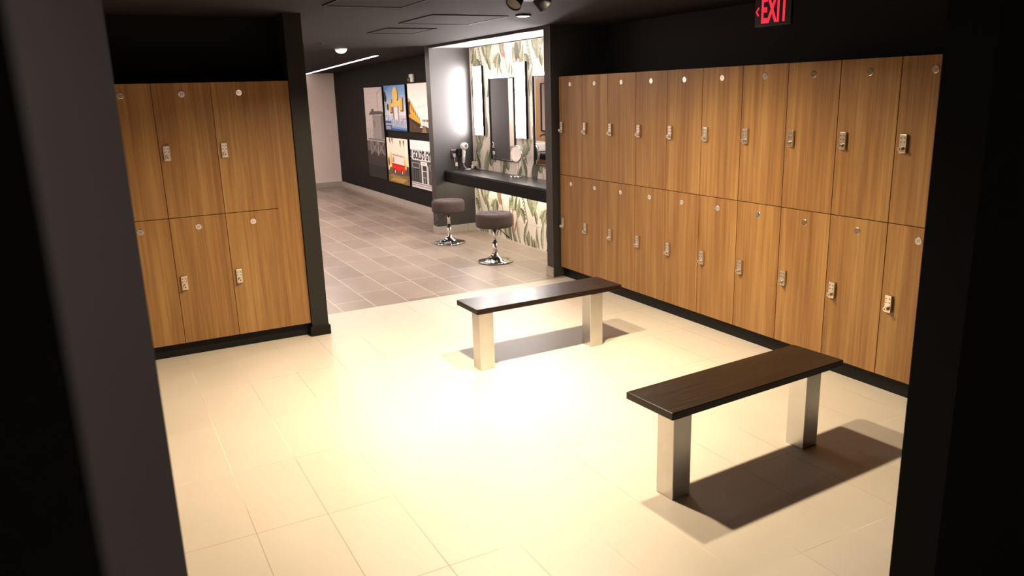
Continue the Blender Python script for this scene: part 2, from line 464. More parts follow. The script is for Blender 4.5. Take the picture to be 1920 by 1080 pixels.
        for s0, z0, L, W, A, mm in ((.20, .02, .30, .06, 70, 1), (.55, .0, .26, .05, 100, 0), (.62, .02, .34, .06, 80, 3), (.70, .0, .22, .05, 60, 2), (.80, .02, .30, .05, 105, 1),
                                    (.05, .30, .24, .09, 75, 0), (.50, .28, .22, .07, 120, 1), (.62, .30, .20, .08, 60, 3), (1.18, .38, .22, .08, 70, 2), (.92, .02, .34, .05, 78, 0)):
            leaf(s0+ds, dz+z0, L, W, D(A), G[mm], True, q.uniform(-.15, .15), .04, q.random())
        # hanging small leaves and sprigs
        leaf(.70+ds, dz+.46, .17, .11, D(-82), G[1], True, 0, .08, 8); leaf(.66+ds, dz+.44, .13, .07, D(-140), G[3], True, 0, .08, 9)
        leaf(.75+ds, dz+.58, .19, .07, D(-70), G[0], True); leaf(1.22+ds, dz+.60, .22, .07, D(-105), G[1], True, .1)
        for k in range(9):
            for sg in (-1, 1):
                leaf(.17+ds+.012*k, dz+.62-.036*k, .05, .024, D(-90+sg*42), G[2], False)
        leaf(.12+ds, dz+.42, .20, .09, D(-60), G[1], True, .1); leaf(-.05+ds, dz+.55, .2, .1, D(-95), G[2], True, .05)
        # middle band
        for s0, z0, L, W, A, mm in ((.10, .72, .30, .12, 60, 1), (.28, .78, .26, .12, 110, 2), (.45, .74, .32, .13, 75, 0), (.20, 1.02, .30, .10, 40, 0), (.38, 1.10, .26, .09, 120, 3),
                                    (.60, .86, .30, .13, 80, 1), (.74, .92, .24, .10, 130, 0), (.90, .78, .30, .15, 65, 2), (1.06, .84, .26, .12, 100, 1), (.50, 1.20, .25, .1, 85, 2),
                                    (.95, 1.15, .30, .10, 60, 0), (.78, 1.25, .24, .09, 110, 1), (1.14, 1.12, .24, .1, 80, 3), (.05, 1.30, .28, .10, 95, 2), (.30, 1.38, .3, .11, 100, 1),
                                    (.62, 1.46, .24, .08, 70, 0), (.88, 1.45, .26, .1, 95, 3), (1.08, 1.42, .24, .1, 85, 0)):
            leaf(s0+ds, dz+z0, L, W, D(A), G[mm], True, q.uniform(-.1, .1), .04, q.random())
        for k in range(10):
            for sg in (-1, 1): leaf(.20+ds+.01*k, dz+1.28-.034*k, .05, .02, D(-90+sg*40), G[2], False)
        stem([(.66+ds, dz+.8), (.62+ds, dz+.98), (.60+ds, dz+1.2)], .008, STEM); stem([(1.0+ds, dz+.8), (.97+ds, dz+1.0)], .008, STEM)
    for a in (-1, 0, 1, 2):
        motif(a*1.2-.12, 0, a); motif(a*1.2+.06, 1.71, a+9)
    return b.done('wall_vanity', tile.m)
struct(mural())

# opposite side of the corridor (seen only in the mirrors): tiled wall, timber panel, wash counter
sbox('wall_washroom', -2.6, -2.5, 4.6, 6.45, 0, ZC, M['wood_panel'])
wc = thing('wash_counter', 'dark wash counter with black apron across the corridor, seen in the vanity mirrors', 'counter', (-2.299, 6.2, 0))
MB().box(-.195, .28, -1.5, 1.5, .665, .70, M['black_gloss'], .003).done('countertop', M['black_gloss'], wc)
MB().box(.20, .26, -1.5, 1.5, .585, .665, M['black'], .002).done('apron', M['black'], wc)
for y in (-1.42, 1.42): MB().box(-.195, .195, y-.03, y+.03, 0, .665, M['black'], .002).done('support_panel', M['black'], wc)
sk = thing('vessel_sink', 'white vessel sink on the dark wash counter, reflected in the right vanity mirror', 'sink', (-2.22, 5.95, .70))
b = MB().box(-.2, .2, -.28, .28, 0, .155, M['porcelain'], .03, 3); b.done('basin', M['porcelain'], sk)
MB().lathe([(0, .156), (.02, .157), (.022, .1555)], m=M['chrome'], n=18).done('drain', M['chrome'], sk)
fc = thing('faucet', 'tall black faucet behind the white vessel sink in the mirror reflection', 'faucet', (-2.44, 5.95, .70))
MB().cyl((0, 0, 0), (0, 0, .27), .02, m=M['rubber']).done('body', M['rubber'], fc)
MB().tube([(0, 0, .25), (.06, 0, .275), (.13, 0, .262), (.14, 0, .235)], .014, m=M['rubber']).done('spout', M['rubber'], fc)
MB().cyl((0, 0, .27), (-.03, 0, .32), .008, m=M['rubber']).done('handle', M['rubber'], fc)
wm = thing('wall_mirror', 'black framed mirror over the white vessel sink, on the timber wall', 'mirror', (-2.5, 5.8, 1.02))
b = MB(); b.box(0, .03, -.42, -.40, 0, .85, M['black']); b.box(0, .03, .40, .42, 0, .85, M['black']); b.box(0, .03, -.40, .40, 0, .02, M['black']); b.box(0, .03, -.40, .40, .83, .85, M['black'])
b.done('frame', M['black'], wm)
MB().box(.002, .018, -.40, .40, .02, .83, M['mirror']).done('glass', M['mirror'], wm)

# ------------------------------------------------------------------ lockers
W_ = .381
def door_mesh(wd, ht, name):
    b = MB().box(-wd/2+.0022, wd/2-(.0022 if wd > .37 else .0008), 0, .019, .0022, ht-.0022, M['wood'], .0008)
    o = b.done(name, M['wood']); return o
ORD = ['first', 'second', 'third', 'fourth', 'fifth', 'sixth', 'seventh', 'eighth', 'ninth', 'tenth']
protos = {}
def locker(face, pos, wd, ht, numtxt, label, group, grain):
    """face 'x' looks towards -X, 'y' towards -Y. pos = bottom centre of the door front"""
    rot = {'y': 0., 'x': -PI/2}[face]
    t = thing('locker', label, 'locker', pos, rot, group)
    key = (round(wd, 3), round(ht, 3))
    if key not in protos:
        d = {}
        d['carcass'] = MB().box(-wd/2+.0005, wd/2-.0005, .022, .45 if face == 'x' else .27, .0005, ht-.0005, M['carcass']).done('carcass', M['carcass'])
        d['door'] = door_mesh(wd, ht, 'door')
        b = MB(); b.box(-.020, .020, -.018, 0, -.049, .049, M['steel'], .0025, 2)
        for r in range(2):
            for c in (-1, 1): b.cyl((c*.0105, -.0175, .030-.021*r), (c*.0105, -.0195, .030-.021*r), .0035, n=10, m=M['key'])
        d['lock'] = b.done('lock', M['steel'])
        b = MB(); b.cyl((0, -.018, 0), (0, -.026, 0), .0135, .0125, n=22, m=M['steel'])
        b.cyl((0, -.026, 0), (0, -.040, 0), .0100, .0120, n=22, m=M['steel']); b.cyl((0, -.040, 0), (0, -.0405, 0), .005, n=14, m=M['key'])
        d['knob'] = b.done('knob', M['steel'])
        d['disc'] = MB().lathe([(0, .0030), (.0185, .0030), (.0200, .0020), (.0200, 0)], axis=(0, -1, 0), n=32, m=M['disc'], smooth=False).done('number_disc', M['disc'])
        protos[key] = d
        for o in d.values(): C.objects.unlink(o)
    d = protos[key]
    def use(k, parent, loc=(0, 0, 0)):
        o = bpy.data.objects.new(d[k].name.split('.')[0], d[k].data); C.objects.link(o); o.parent = parent; o.location = loc; return o
    use('carcass', t); dr = use('door', t); dr['grain'] = grain
    lx = -wd/2+.056 if face == 'x' else -wd/2+.044
    lk = use('lock', t, (lx, 0, ht*.495 if ht < 9 else 0)); lk.location.z = ht/2-.001+(-.008)
    kn = use('knob', lk, (0, 0, -.026))
    ds = use('disc', t, (0, 0, ht-.073))
    text_obj('numeral', numtxt, .022, M['numeral'], ds, (0, -.0030, 0), FACE_NY, extrude=.0003)
    return t
for k in range(10):
    yc = -(k+.5)*W_
    where = f'{ORD[k]} from the far dark column'
    if k == 0: where = 'nearest the far dark column'
    if k == 9: where = 'at the near end by the black wall'
    for lvl, z0, ht in (('upper', ZM, ZT-ZM), ('lower', ZB, ZM-ZB)):
        num = str(2*k+1 if lvl == 'upper' else 2*k+2)
        locker('x', (0, yc, z0), W_, ht, num, f'{lvl} oak-look locker, long right bank, {where}', f'{lvl} lockers of the right bank', float(3*k+(1 if lvl == 'upper' else 17)))
LW = .3621
LB = ['beside the charcoal column', 'in the middle', 'half hidden by the blurred grey wall']
for k in range(3):
    xc = -2.686-(k+.5)*LW
    for lvl, z0, ht in (('upper', ZM, ZT-ZM), ('lower', ZB, ZM-ZB)):
        num = str((61 if k == 0 else 59 if k == 1 else 57)+(0 if lvl == 'upper' else 1))
        locker('y', (xc, YL, z0), LW, ht, num, f'{lvl} oak-look locker, short left bank, {LB[k]}', f'{lvl} lockers of the left bank', 51.+4*k)
fp = tag(MB().box(-2.6864, -2.532, YL, YL+.019, ZB+.002, ZT-.002, M['wood'], .0006).done('filler_panel', M['wood']),
    'tall oak-look filler panel between the left lockers and the charcoal column', 'panel')
fp['grain'] = 51.

# ------------------------------------------------------------------ benches
def bench(loc, rz, label):
    t = thing('bench', label, 'bench', loc, rz, 'locker room benches')
    L, Wd, H, T = 1.128, .300, .410, .034
    b = MB(); b.box(-L/2, L/2, -Wd/2, Wd/2, H-T, H, M['bench_wood'], .003, 2)
    b.done('seat', M['bench_wood'], t)
    for x in (-.4985, .355):
        b = MB(); b.box(x-.0515, x+.0515, -Wd/2+.004, -Wd/2+.107, 0, H-T, M['alu'], .002, 1)
        b.done('leg', M['alu'], t)
    return t
bench((-1.258, -3.635, 0), .060, 'dark-stained wood bench on two square aluminium legs, nearest the camera')
bench((-1.245, -1.760, 0), .017, 'dark-stained wood bench on two square aluminium legs, the farther one')

# ------------------------------------------------------------------ stools
def stool(loc, rz, label):
    t = thing('stool', label, 'stool', loc, rz, 'swivel stools at the vanity')
    MB().lathe([(0, .004), (.180, .004), (.188, .008), (.189, .013), (.180, .018), (.14, .026), (.09, .040), (.055, .062), (.038, .085), (.034, .095), (0, .095)], m=M['chrome'], n=56).done('base', M['chrome'], t)
    MB().cyl((0, 0, .09), (0, 0, .205), .026, m=M['chrome'], n=28).done('sleeve', M['chrome'], t)
    MB().cyl((0, 0, .2045), (0, 0, .213), .0275, m=M['rubber'], n=28).done('collar', M['rubber'], t)
    MB().cyl((0, 0, .21), (0, 0, .36), .018, m=M['chrome'], n=24).done('rod', M['chrome'], t)
    b = MB(); b.cyl((0, 0, .335), (0, 0, .366), .025, .03, m=M['rubber']); b.box(-.08, .08, -.08, .08, .362, .374, M['rubber'], .003)
    b.done('seat_mount', M['rubber'], t)
    lv = MB().tube([(.01, 0, .355), (.06, 0, .335), (.125, 0, .275)], .0045, m=M['rubber']).done('lever', M['rubber'], t)
    MB().cyl((.12, 0, .280), (.155, 0, .247), .008, .009, n=14, m=M['rubber']).done('grip', M['rubber'], lv)
    # tufted cushion
    R, z0, z1 = .194, .374, .517
    spots = [(0, 0)]+[(.095*math.cos(a), .095*math.sin(a)) for a in [k*PI/2+.5 for k in range(4)]]
    bm = bmesh.new(); prof = [(.0, z0), (.10, z0), (.172, z0), (.186, z0+.006), (R, z0+.02), (R+.001, z0+.05), (R+.001, z1-.042), (R, z1-.024), (.186, z1-.009), (.172, z1-.002)]
    prof += [(.172*(1-k/12), z1) for k in range(1, 13)]
    n = 64; rings = []
    for r, h in prof:
        if r < 1e-5: rings.append([bm.verts.new((0, 0, h))]); continue
        rg = []
        for k in range(n):
            x, y = r*math.cos(2*PI*k/n), r*math.sin(2*PI*k/n)
            zz = h
            if h >= z1-.003:
                d = min(math.hypot(x-p, y-q) for p, q in spots)
                zz = h-.013*math.exp(-(d/.02)**2)+.003
            rg.append(bm.verts.new((x, y, zz)))
        rings.append(rg)
    if len(rings[-1]) == 1: rings[-1][0].co.z = z1-.010
    for A, B in zip(rings, rings[1:]):
        for k in range(n):
            if len(A) == 1: vs = (A[0], B[(k+1) % n], B[k])
            elif len(B) == 1: vs = (A[k], A[(k+1) % n], B[0])
            else: vs = (A[k], A[(k+1) % n], B[(k+1) % n], B[k])
            bm.faces.new(vs).smooth = True
    mb = MB(); mb.bm.free(); mb.bm = bm; mb.mats = [M['velvet']]
    cu = mb.done('seat_cushion', M['velvet'], t)
    for p, q in spots:
        MB().lathe([(0, .004), (.006, .0035), (.0095, .001), (.010, -.001)], (p, q, z1-.0105), m=M['velvet_dark'], n=18).done('button', M['velvet_dark'], cu)
    return t
stool((-.205, .985, 0), -.50, 'round taupe velvet swivel stool on chrome base, nearer one, in front of the botanical tiles')
stool((-.175, 2.25, 0), 2.75, 'round taupe velvet swivel stool on chrome base, farther one, beside the dark wall fin')

# ------------------------------------------------------------------ vanity counter and what is on it
vc = thing('vanity_counter', 'long black vanity counter fixed under the mirrors', 'counter', (.28, 1.51, .66))
MB().box(-.205, .209, -1.370, 1.373, .118, .140, M['black_gloss'], .002).done('countertop', M['black_gloss'], vc)
MB().box(-.205, -.180, -1.370, 1.373, 0, .118, M['black'], .0015).done('apron', M['black'], vc)
us = thing('under_counter_light', 'thin light strip under the black vanity counter', 'light strip', (.33, 1.51, .755))
MB().box(-.012, .012, -1.25, 1.25, 0, .022, M['rubber']).done('channel', M['rubber'], us)
MB().box(-.009, .009, -1.24, 1.24, -.004, 0, M['under_led']).done('diffuser', M['under_led'], us)

def mirror(y0, y1, label):
    t = thing('vanity_mirror', label, 'mirror', (.49, (y0+y1)/2, .945), 0, 'black framed vanity mirrors')
    h = .95; a = (y1-y0)/2
    b = MB(); f = .012
    for p, q, r, s in ((-a, -a+f, 0, h), (a-f, a, 0, h), (-a+f, a-f, 0, f), (-a+f, a-f, h-f, h)): b.box(-.022, -.002, p, q, r, s, M['rubber'], .001)
    b.done('frame', M['rubber'], t)
    MB().box(-.010, -.003, -a+f, a-f, f, h-f, M['mirror']).done('glass', M['mirror'], t)
    MB().box(-.013, -.003, -a+.02, a-.02, h+.0005, h+.005, M['backlight']).done('top_light', M['backlight'], t)
    return t
mirror(1.740, 2.363, 'tall black-framed mirror in the middle of the botanical wall, reflecting the hair dryer')
mirror(.705, 1.308, 'tall black-framed mirror cut off by the dark column, reflecting a white sink')
def vlamp(y, label):
    t = thing('wall_lamp', label, 'lamp', (.49, y, 1.225), 0, 'vertical vanity lamps')
    MB().box(-.030, 0, -.115, .115, -.004, .824, M['black'], .001).done('housing', M['black'], t)
    MB().box(-.034, -.0301, -.111, .111, .002, .818, M['lamp_led'], .0015).done('diffuser', M['lamp_led'], t)
    return t
vlamp(2.640, 'glowing vertical vanity lamp next to the dark wall fin')
vlamp(1.562, 'glowing vertical vanity lamp between the two mirrors')
vlamp(.47, 'glowing vertical vanity lamp hidden beside the dark column')
cv = thing('cove_light', 'hidden light strip along the top edge of the vanity niche', 'light strip', (-.018, 1.51, 2.2695))
MB().box(-.01, .01, -1.34, 1.34, 0, .01, M['white']).done('channel', M['white'], cv)
MB().box(.0101, .013, -1.33, 1.33, .001, .009, M['cove_led']).done('diffuser', M['cove_led'], cv)

# hair dryer and power outlet on the fin wall
YF = 2.885
hd = thing('hair_dryer', 'white wall-mounted hair dryer hanging on the dark fin above the counter', 'hair dryer', (.300, YF, .80))
b = MB(); b.box(-.05, .05, -.065, 0, .17, .26, M['rubber'], .008, 2); b.cyl((0, -.06, .25), (0, -.09, .25), .035, .03, m=M['rubber'])
b.done('holder', M['rubber'], hd)
b = MB(); b.lathe([(0, -.048), (.026, -.046), (.038, -.036), (.043, -.012), (.043, .02), (.036, .048), (.029, .062), (.024, .062)], (0, -.125, .292), (0, -1, .12), n=36, m=M['white'])
b.done('barrel', M['white'], hd)
MB().lathe([(.0245, .058), (.012, .060), (0, .060)], (0, -.125, .292), (0, -1, .12), n=28, m=M['key']).done('nozzle', M['key'], hd)
b = MB(); b.cyl((0, -.115, .265), (-.006, -.110, .10), .021, .017, m=M['white'], n=24); b.cyl((-.006, -.110, .10), (-.0065, -.11, .085), .017, .009, m=M['white'], n=24)
b.done('handle', M['white'], hd)
MB().box(-.010, .002, -.1375, -.131, .19, .215, M['cord'], .002).done('switch', M['cord'], hd)
MB().tube([(-.0065, -.11, .087), (-.006, -.112, .055), (.015, -.12, .022), (.05, -.10, .010), (.055, -.10, .010), (.06, -.16, .012), (.02, -.21, .010), (-.02, -.18, .008)], .0055, m=M['cord']).done('cord', M['cord'], hd)
ot = thing('power_outlet', 'black power outlet with a grey plug on the dark fin wall', 'outlet', (.205, YF, .95))
MB().box(-.036, .036, -.012, 0, 0, .10, M['black_gloss'], .003, 2).done('cover_plate', M['black_gloss'], ot)
MB().box(-.034, .034, -.0135, -.012, .092, .099, M['cord'], .001).done('top_edge', M['cord'], ot)
pl = MB().box(-.018, .014, -.045, -.012, .005, .05, M['cord'], .006, 2).done('plug', M['cord'], ot)
MB().tube([(-.002, -.03, .006), (-.004, -.034, -.03), (.006, -.034, -.052), (.02, -.03, -.064)], .004, m=M['cord']).done('cord', M['cord'], pl)
MB().box(.012, .040, -.034, -.008, -.108, -.058, M['ivory'], .003).done('cord_tag', M['ivory'], pl)
wb = thing('junction_box', 'small ivory box on the botanical tiles just above the counter', 'box', (.49, 2.832, .832))
MB().box(-.04, 0, -.045, .045, 0, .055, M['ivory'], .006, 2).done('cover', M['ivory'], wb)
MB().tube([(-.02, -.045, .02), (-.03, -.08, -.005), (-.035, -.13, -.020), (-.03, -.19, -.026), (-.015, -.15, -.024)], .0045, m=M['cord']).done('cord', M['cord'], wb)
ad = tag(MB().box(-.02, .02, -.02, .02, 0, .045, M['ivory'], .010, 2).done('air_freshener', M['ivory'], None, (.445, 2.84, .80)), 'tiny ivory bottle-shaped block on the counter corner behind the dryer cord', 'bottle')

# makeup mirror on its bent chrome arm
mm = thing('makeup_mirror', 'round chrome magnifying mirror standing on the counter by the middle mirror', 'mirror', (.38, 1.533, .80))
cx = Vector((-.03, -.045, .262)); ax = Vector((-.97, -.24, .05)).normalized()
MB().lathe([(.084, -.012), (.092, -.010), (.094, 0), (.091, .010), (.081, .012), (.079, .008)], cx, ax, n=48, m=M['chrome']).done('ring', M['chrome'], mm)
MB().lathe([(0, .006), (.05, .0065), (.080, .008)], cx, ax, n=48, m=M['mirror']).done('glass', M['mirror'], mm)
MB().lathe([(0, -.030), (.05, -.028), (.073, -.018), (.084, -.010)], cx, ax, n=40, m=M['rubber']).done('back_shell', M['rubber'], mm)
MB().lathe([(0, .001), (.052, .001), (.054, .004), (.052, .009), (.02, .014), (0, .014)], n=36, m=M['chrome']).done('base', M['chrome'], mm)
MB().tube([(.0, 0, .012), (.004, .002, .06), (.012, .0, .12), (.015, -.01, .16), (.0, -.025, .19), (-.01, -.03, .235)], .0065, m=M['chrome']).done('arm', M['chrome'], mm)
MB().box(-.078, -.048, -.02, .018, .001, .022, M['chrome'], .003).done('switch_block', M['chrome'], mm)

# ------------------------------------------------------------------ prints on the dark corridor wall
class Pic:
    """print facing -X: width a (runs along -Y), height h; layers of flat ink lie on the panel front"""
    def __init__(s, name, y_left, y_right, z0, z1, label, edge):
        s.a, s.h = y_left-y_right, z1-z0
        s.t = thing('wall_print', label, 'picture', (.52, y_left, z0), 0, 'prints on the dark corridor wall')
        MB().box(-.040, 0, -s.a, 0, 0, s.h, edge, .001).done('panel', edge, s.t)
        s.b = MB(); s.k = 0
    def p(s, pts, m):
        s.k += 1
        s.b.poly([(-.0405-.00006*s.k, -u*s.a, v*s.h) for u, v in pts], m)
    def r(s, u0, u1, v0, v1, m): s.p([(u0, v0), (u1, v0), (u1, v1), (u0, v1)], m)
    def e(s, u, v, ru, rv, m, n=20): s.p([(u+ru*math.cos(2*PI*k/n), v+rv*math.sin(2*PI*k/n)) for k in range(n)], m)
    def end(s):
        s.b.done('printed_face', None, s.t)
ink = {}
def K(r, g, bb):
    key = (r, g, bb)
    if key not in ink: ink[key] = plain('print_ink', lin(key), .6, spec=.2)
    return ink[key]
# 1: tall grey beach print with a lifeguard hut
p = Pic('beach', 7.20, 6.265, .365, 1.872, 'tall grey beach print with a lifeguard hut, leftmost on the dark wall', K(20, 18, 18))
for q in range(12):
    g = 212-3*q if q < 6 else 150
    v1 = 1-q*.05
    if q < 9: p.r(0, 1, max(v1-.05, .40), v1, K(216-3*q, 205-3*q, 203-3*q))
p.r(0, 1, .40, .56, K(186, 176, 174)); p.r(0, 1, .20, .41, K(84, 78, 77)); p.r(0, 1, 0, .30, K(56, 52, 52)); p.r(0, 1, 0, .14, K(42, 39, 39))
p.p([(0, .30), (1, .27), (1, .33), (0, .38)], K(98, 92, 90))
p.r(.40, .86, .44, .70, K(150, 142, 140)); p.p([(.86, .44), (1, .45), (1, .70), (.86, .70)], K(112, 106, 105))
p.p([(.20, .70), (.92, .71), (1, .69), (1, .73), (.90, .745), (.30, .74)], K(92, 86, 86)); p.r(.36, .50, .74, .765, K(90, 84, 84))
p.r(.72, .735, .74, .94, K(110, 104, 104)); p.p([(.73, .94), (.98, .99), (.98, .985), (.735, .932)], K(130, 124, 122))
for u in (.46, .48, .50): p.r(u, u+.012, .56, .64, K(100, 95, 95))
for q in range(4): p.p([(.02, .52-.03*q), (.42, .56-.02*q), (.42, .55-.02*q), (.02, .51-.03*q)], K(196, 188, 186))
for u in (.06, .2, .34): p.p([(u, .36), (u+.02, .36), (u+.04, .55), (u+.02, .55)], K(120, 114, 112))
p.r(.1, 1, .42, .44, K(120, 114, 112))
for a, c in (((.20, .42), (.62, .26)), ((.62, .42), (.20, .26)), ((.58, .42), (.96, .26)), ((.96, .42), (.58, .26)), ((.2, .42), (.2, .25)), ((.6, .42), (.6, .25)), ((.22, .27), (.92, .25))):
    p.p([a, (a[0]+.03, a[1]), (c[0]+.03, c[1]), c], K(158, 150, 148))
p.end()
# 2: blue sky with a retro yellow roadside sign (generic)
p = Pic('sign', 6.165, 5.205, 1.19, 1.886, 'print of a yellow retro roadside sign against blue sky, upper middle of the dark wall', K(12, 13, 20))
for q in range(10): p.r(0, 1, .9-.07*q, 1-.07*q, K(120+13*q if q < 9 else 235, 165+8*q if q < 9 else 240, 220+3*q if q < 9 else 248))
p.r(0, 1, 0, .35, K(205, 215, 230)); p.p([(0, .85), (.35, 1), (0, 1)], K(96, 146, 210)); p.p([(.75, 1), (1, 1), (1, .8)], K(130, 170, 225))
p.e(.06, .72, .06, .09, K(40, 44, 36)); p.e(.04, .80, .05, .07, K(48, 52, 40)); p.r(.05, .065, .3, .7, K(70, 60, 52)); p.e(.16, .52, .05, .08, K(60, 66, 52)); p.r(.155, .17, .25, .5, K(80, 70, 60))
p.e(.56, .78, .125, .17, K(70, 50, 20)); p.e(.53, .79, .125, .17, K(250, 214, 120))
p.p([(.26, .38), (.38, .38), (.38, .70), (.27, .66)], K(60, 44, 22)); p.p([(.24, .40), (.34, .40), (.35, .69), (.25, .66)], K(240, 190, 90))
p.p([(.76, .43), (.90, .43), (.90, .73), (.78, .71)], K(70, 48, 20)); p.p([(.72, .45), (.85, .45), (.86, .72), (.73, .72)], K(248, 196, 84))
p.p([(.33, .52), (.74, .56), (.74, .68), (.33, .60)], K(252, 210, 110))
p.p([(.40, .24), (.46, .24), (.44, .53), (.38, .53)], K(150, 140, 140)); p.p([(.62, .24), (.68, .24), (.68, .55), (.62, .55)], K(170, 160, 158)); p.r(.46, .62, .24, .52, K(245, 240, 238))
for q in range(16): p.r(.04+.06*q, .04+.06*q+.02, .06, .22+.02*(q % 3), K(60+12*(q % 4), 80+12*(q % 4), 110+15*(q % 4)))
p.r(0, 1, .0, .07, K(50, 84, 150)); p.r(0, .30, .16, .21, K(58, 92, 160)); p.r(0, .3, 0, .12, K(44, 60, 96)); p.r(.02, .26, .02, .10, K(150, 160, 178)); p.p([(.3, .05), (1, .03), (1, .07), (.3, .10)], K(120, 152, 205)); p.r(.78, 1, .25, .28, K(220, 150, 150))
p.end()
# 3: bright street with yellow building and hanging letters
p = Pic('street', 5.098, 4.12, 1.19, 1.895, 'bright print of a sunlit street with yellow buildings, upper right', K(24, 22, 20))
p.r(0, 1, 0, 1, K(252, 250, 244)); p.p([(0, .15), (.50, .15), (.50, .20), (.24, .50), (.05, .70), (0, .70)], K(222, 160, 62))
p.p([(0, .62), (.09, .64), (.08, .38), (0, .35)], K(90, 56, 40)); p.p([(.06, .42), (.48, .18), (.48, .24), (.06, .56)], K(238, 178, 76))
for q in range(5): p.p([(.12+.075*q, .46-.05*q), (.15+.075*q, .445-.05*q), (.15+.075*q, .53-.055*q), (.12+.075*q, .55-.055*q)], K(120, 84, 44))
p.p([(0, .06), (.44, .04), (.48, .17), (.04, .30), (0, .32)], K(58, 44, 34))
for q in range(7): p.r(.04+.055*q, .055+.055*q, .07, .24-.02*q, K(120, 100, 78))
p.p([(0, 0), (1, 0), (1, .06), (.60, .15), (.44, .10), (0, .08)], K(74, 58, 46)); p.p([(.5, .0), (.72, 0), (.64, .14), (.58, .14)], K(140, 112, 86))
p.r(.44, .56, .07, .14, K(60, 56, 54)); p.r(.45, .55, .10, .13, K(225, 222, 218)); p.p([(.80, .05), (1, .02), (1, .30), (.84, .20)], K(70, 52, 42))
for u in (.58, .64, .70, .76): p.r(u, u+.008, .13, .24, K(96, 74, 56)); p.e(u, .25, .025, .025, K(120, 92, 64))
p.end()
for q, ch in enumerate('VENICE'):
    text_obj('lettering', ch, .045, K(190, 186, 178), p.t, (-.0445, -.33-.068*q, .355+.006*q), FACE_NX, extrude=.0001, bold=.0004)
# 4: red van under palms
p = Pic('van', 6.185, 5.225, .358, 1.070, 'warm print of a red and white van under palms, lower middle of the wall', K(16, 12, 10))
p.r(0, 1, 0, 1, K(250, 240, 224)); p.r(0, 1, .30, .56, K(246, 216, 150)); p.r(0, 1, .46, .62, K(250, 226, 176))
for q in range(9): p.p([(.08+.08*q, .40), (.14+.08*q, .40), (.13+.08*q, .56+.05*((q*5) % 3)), (.10+.08*q, .58+.04*((q*7) % 4))], K(232, 178+4*q, 84))
for u, v in ((.16, .95), (.28, .96), (.66, .92), (.82, .93)):
    p.e(u, v, .035, .05, K(150, 110, 70)); p.e(u+.01, v-.05, .02, .05, K(170, 128, 84)); p.r(u, u+.008, .5, v-.06, K(240, 218, 176))
p.r(0, 1, 0, .34, K(96, 84, 66)); p.p([(0, 0), (1, 0), (1, .20), (0, .16)], K(128, 104, 58)); p.p([(.1, .04), (.7, .02), (.9, .12), (.3, .14)], K(176, 144, 80)); p.p([(.05, .14), (.5, .10), (.6, .16), (.2, .19)], K(150, 124, 76))
p.p([(.02, .34), (.12, .34), (.06, .26), (.02, .27)], K(225, 220, 212)); p.e(.06, .46, .035, .10, K(90, 70, 44)); p.p([(.88, .22), (1, .2), (1, .40), (.90, .42)], K(70, 66, 66))
p.p([(.22, .27), (.82, .25), (.84, .43), (.80, .60), (.27, .62), (.20, .44)], K(190, 34, 20)); p.p([(.22, .44), (.82, .42), (.80, .60), (.27, .62)], K(244, 232, 222))
p.p([(.27, .62), (.80, .60), (.80, .615), (.28, .64)], K(214, 60, 44)); p.p([(.24, .31), (.83, .29), (.83, .38), (.24, .40)], K(226, 46, 28)); p.p([(.25, .46), (.34, .46), (.33, .58), (.28, .58)], K(150, 150, 150))
for u in (.34, .68): p.e(u, .26, .055, .065, K(28, 24, 24)); p.e(u+.01, .255, .022, .045, K(226, 220, 214))
p.r(.4, .7, .49, .495, K(226, 196, 176)); p.end()
# 5: black and white gym front with its lettering
p = Pic('gym', 5.125, 4.13, .362, 1.074, 'black and white print of a gym front with a lettered sign, lower right', K(22, 21, 22))
p.r(0, 1, 0, 1, K(240, 238, 240)); p.r(0, 1, .10, .64, K(74, 70, 72)); p.p([(.0, .80), (.05, .80), (.09, .72), (.03, .64), (0, .66)], K(60, 58, 60))
p.p([(.08, .58), (1, .58), (1, .80), (.10, .80), (.05, .76), (.04, .62)], K(150, 146, 148)); p.p([(.09, .59), (1, .59), (1, .79), (.11, .79), (.06, .75), (.055, .63)], K(236, 234, 236))
p.r(.40, .66, .50, .57, K(232, 230, 232)); p.r(.46, .60, .525, .54, K(150, 148, 150)); p.r(.42, .70, .10, .50, K(206, 203, 206)); p.r(.48, .63, .12, .49, K(58, 56, 60)); p.r(.545, .555, .12, .38, K(190, 188, 190)); p.r(.48, .63, .37, .385, K(206, 203, 206)); p.r(.48, .63, .24, .25, K(190, 188, 190))
for u0, u1 in ((.05, .36), (.76, .99)):
    p.r(u0, u1, .42, .53, K(190, 187, 190)); p.r(u0+.015, u1-.015, .43, .52, K(66, 63, 66)); p.r(u0+.02, u1-.02, .15, .41, K(44, 42, 46))
    for q in range(4): p.r(u0+.03+q*(u1-u0-.06)/3, u0+.038+q*(u1-u0-.06)/3, .16, .41, K(140, 137, 140))
p.r(0, 1, 0, .12, K(200, 196, 200)); p.r(0, 1, .085, .10, K(120, 116, 120)); p.r(0, 1, .045, .055, K(80, 76, 80)); p.r(0, 1, .0, .02, K(210, 206, 210)); p.end()
text_obj('lettering', "GOLD'S GYM", .172, K(44, 41, 43), p.t, (-.0450, -.505, .490), FACE_NX, extrude=.0001, bold=.005, xs=.80)

st = thing('alarm_strobe', 'small white alarm strobe on the dark wall above the upper right print', 'alarm', (.52, 4.95, 1.915))
MB().box(-.035, 0, -.075, .075, 0, .115, M['white'], .008, 2).done('housing', M['white'], st)
MB().lathe([(0, .030), (.022, .026), (.034, .010), (.036, 0)], (-.035, .045, .035), (-1, 0, 0), n=24, m=M['lens_off']).done('lens', M['lens_off'], st)

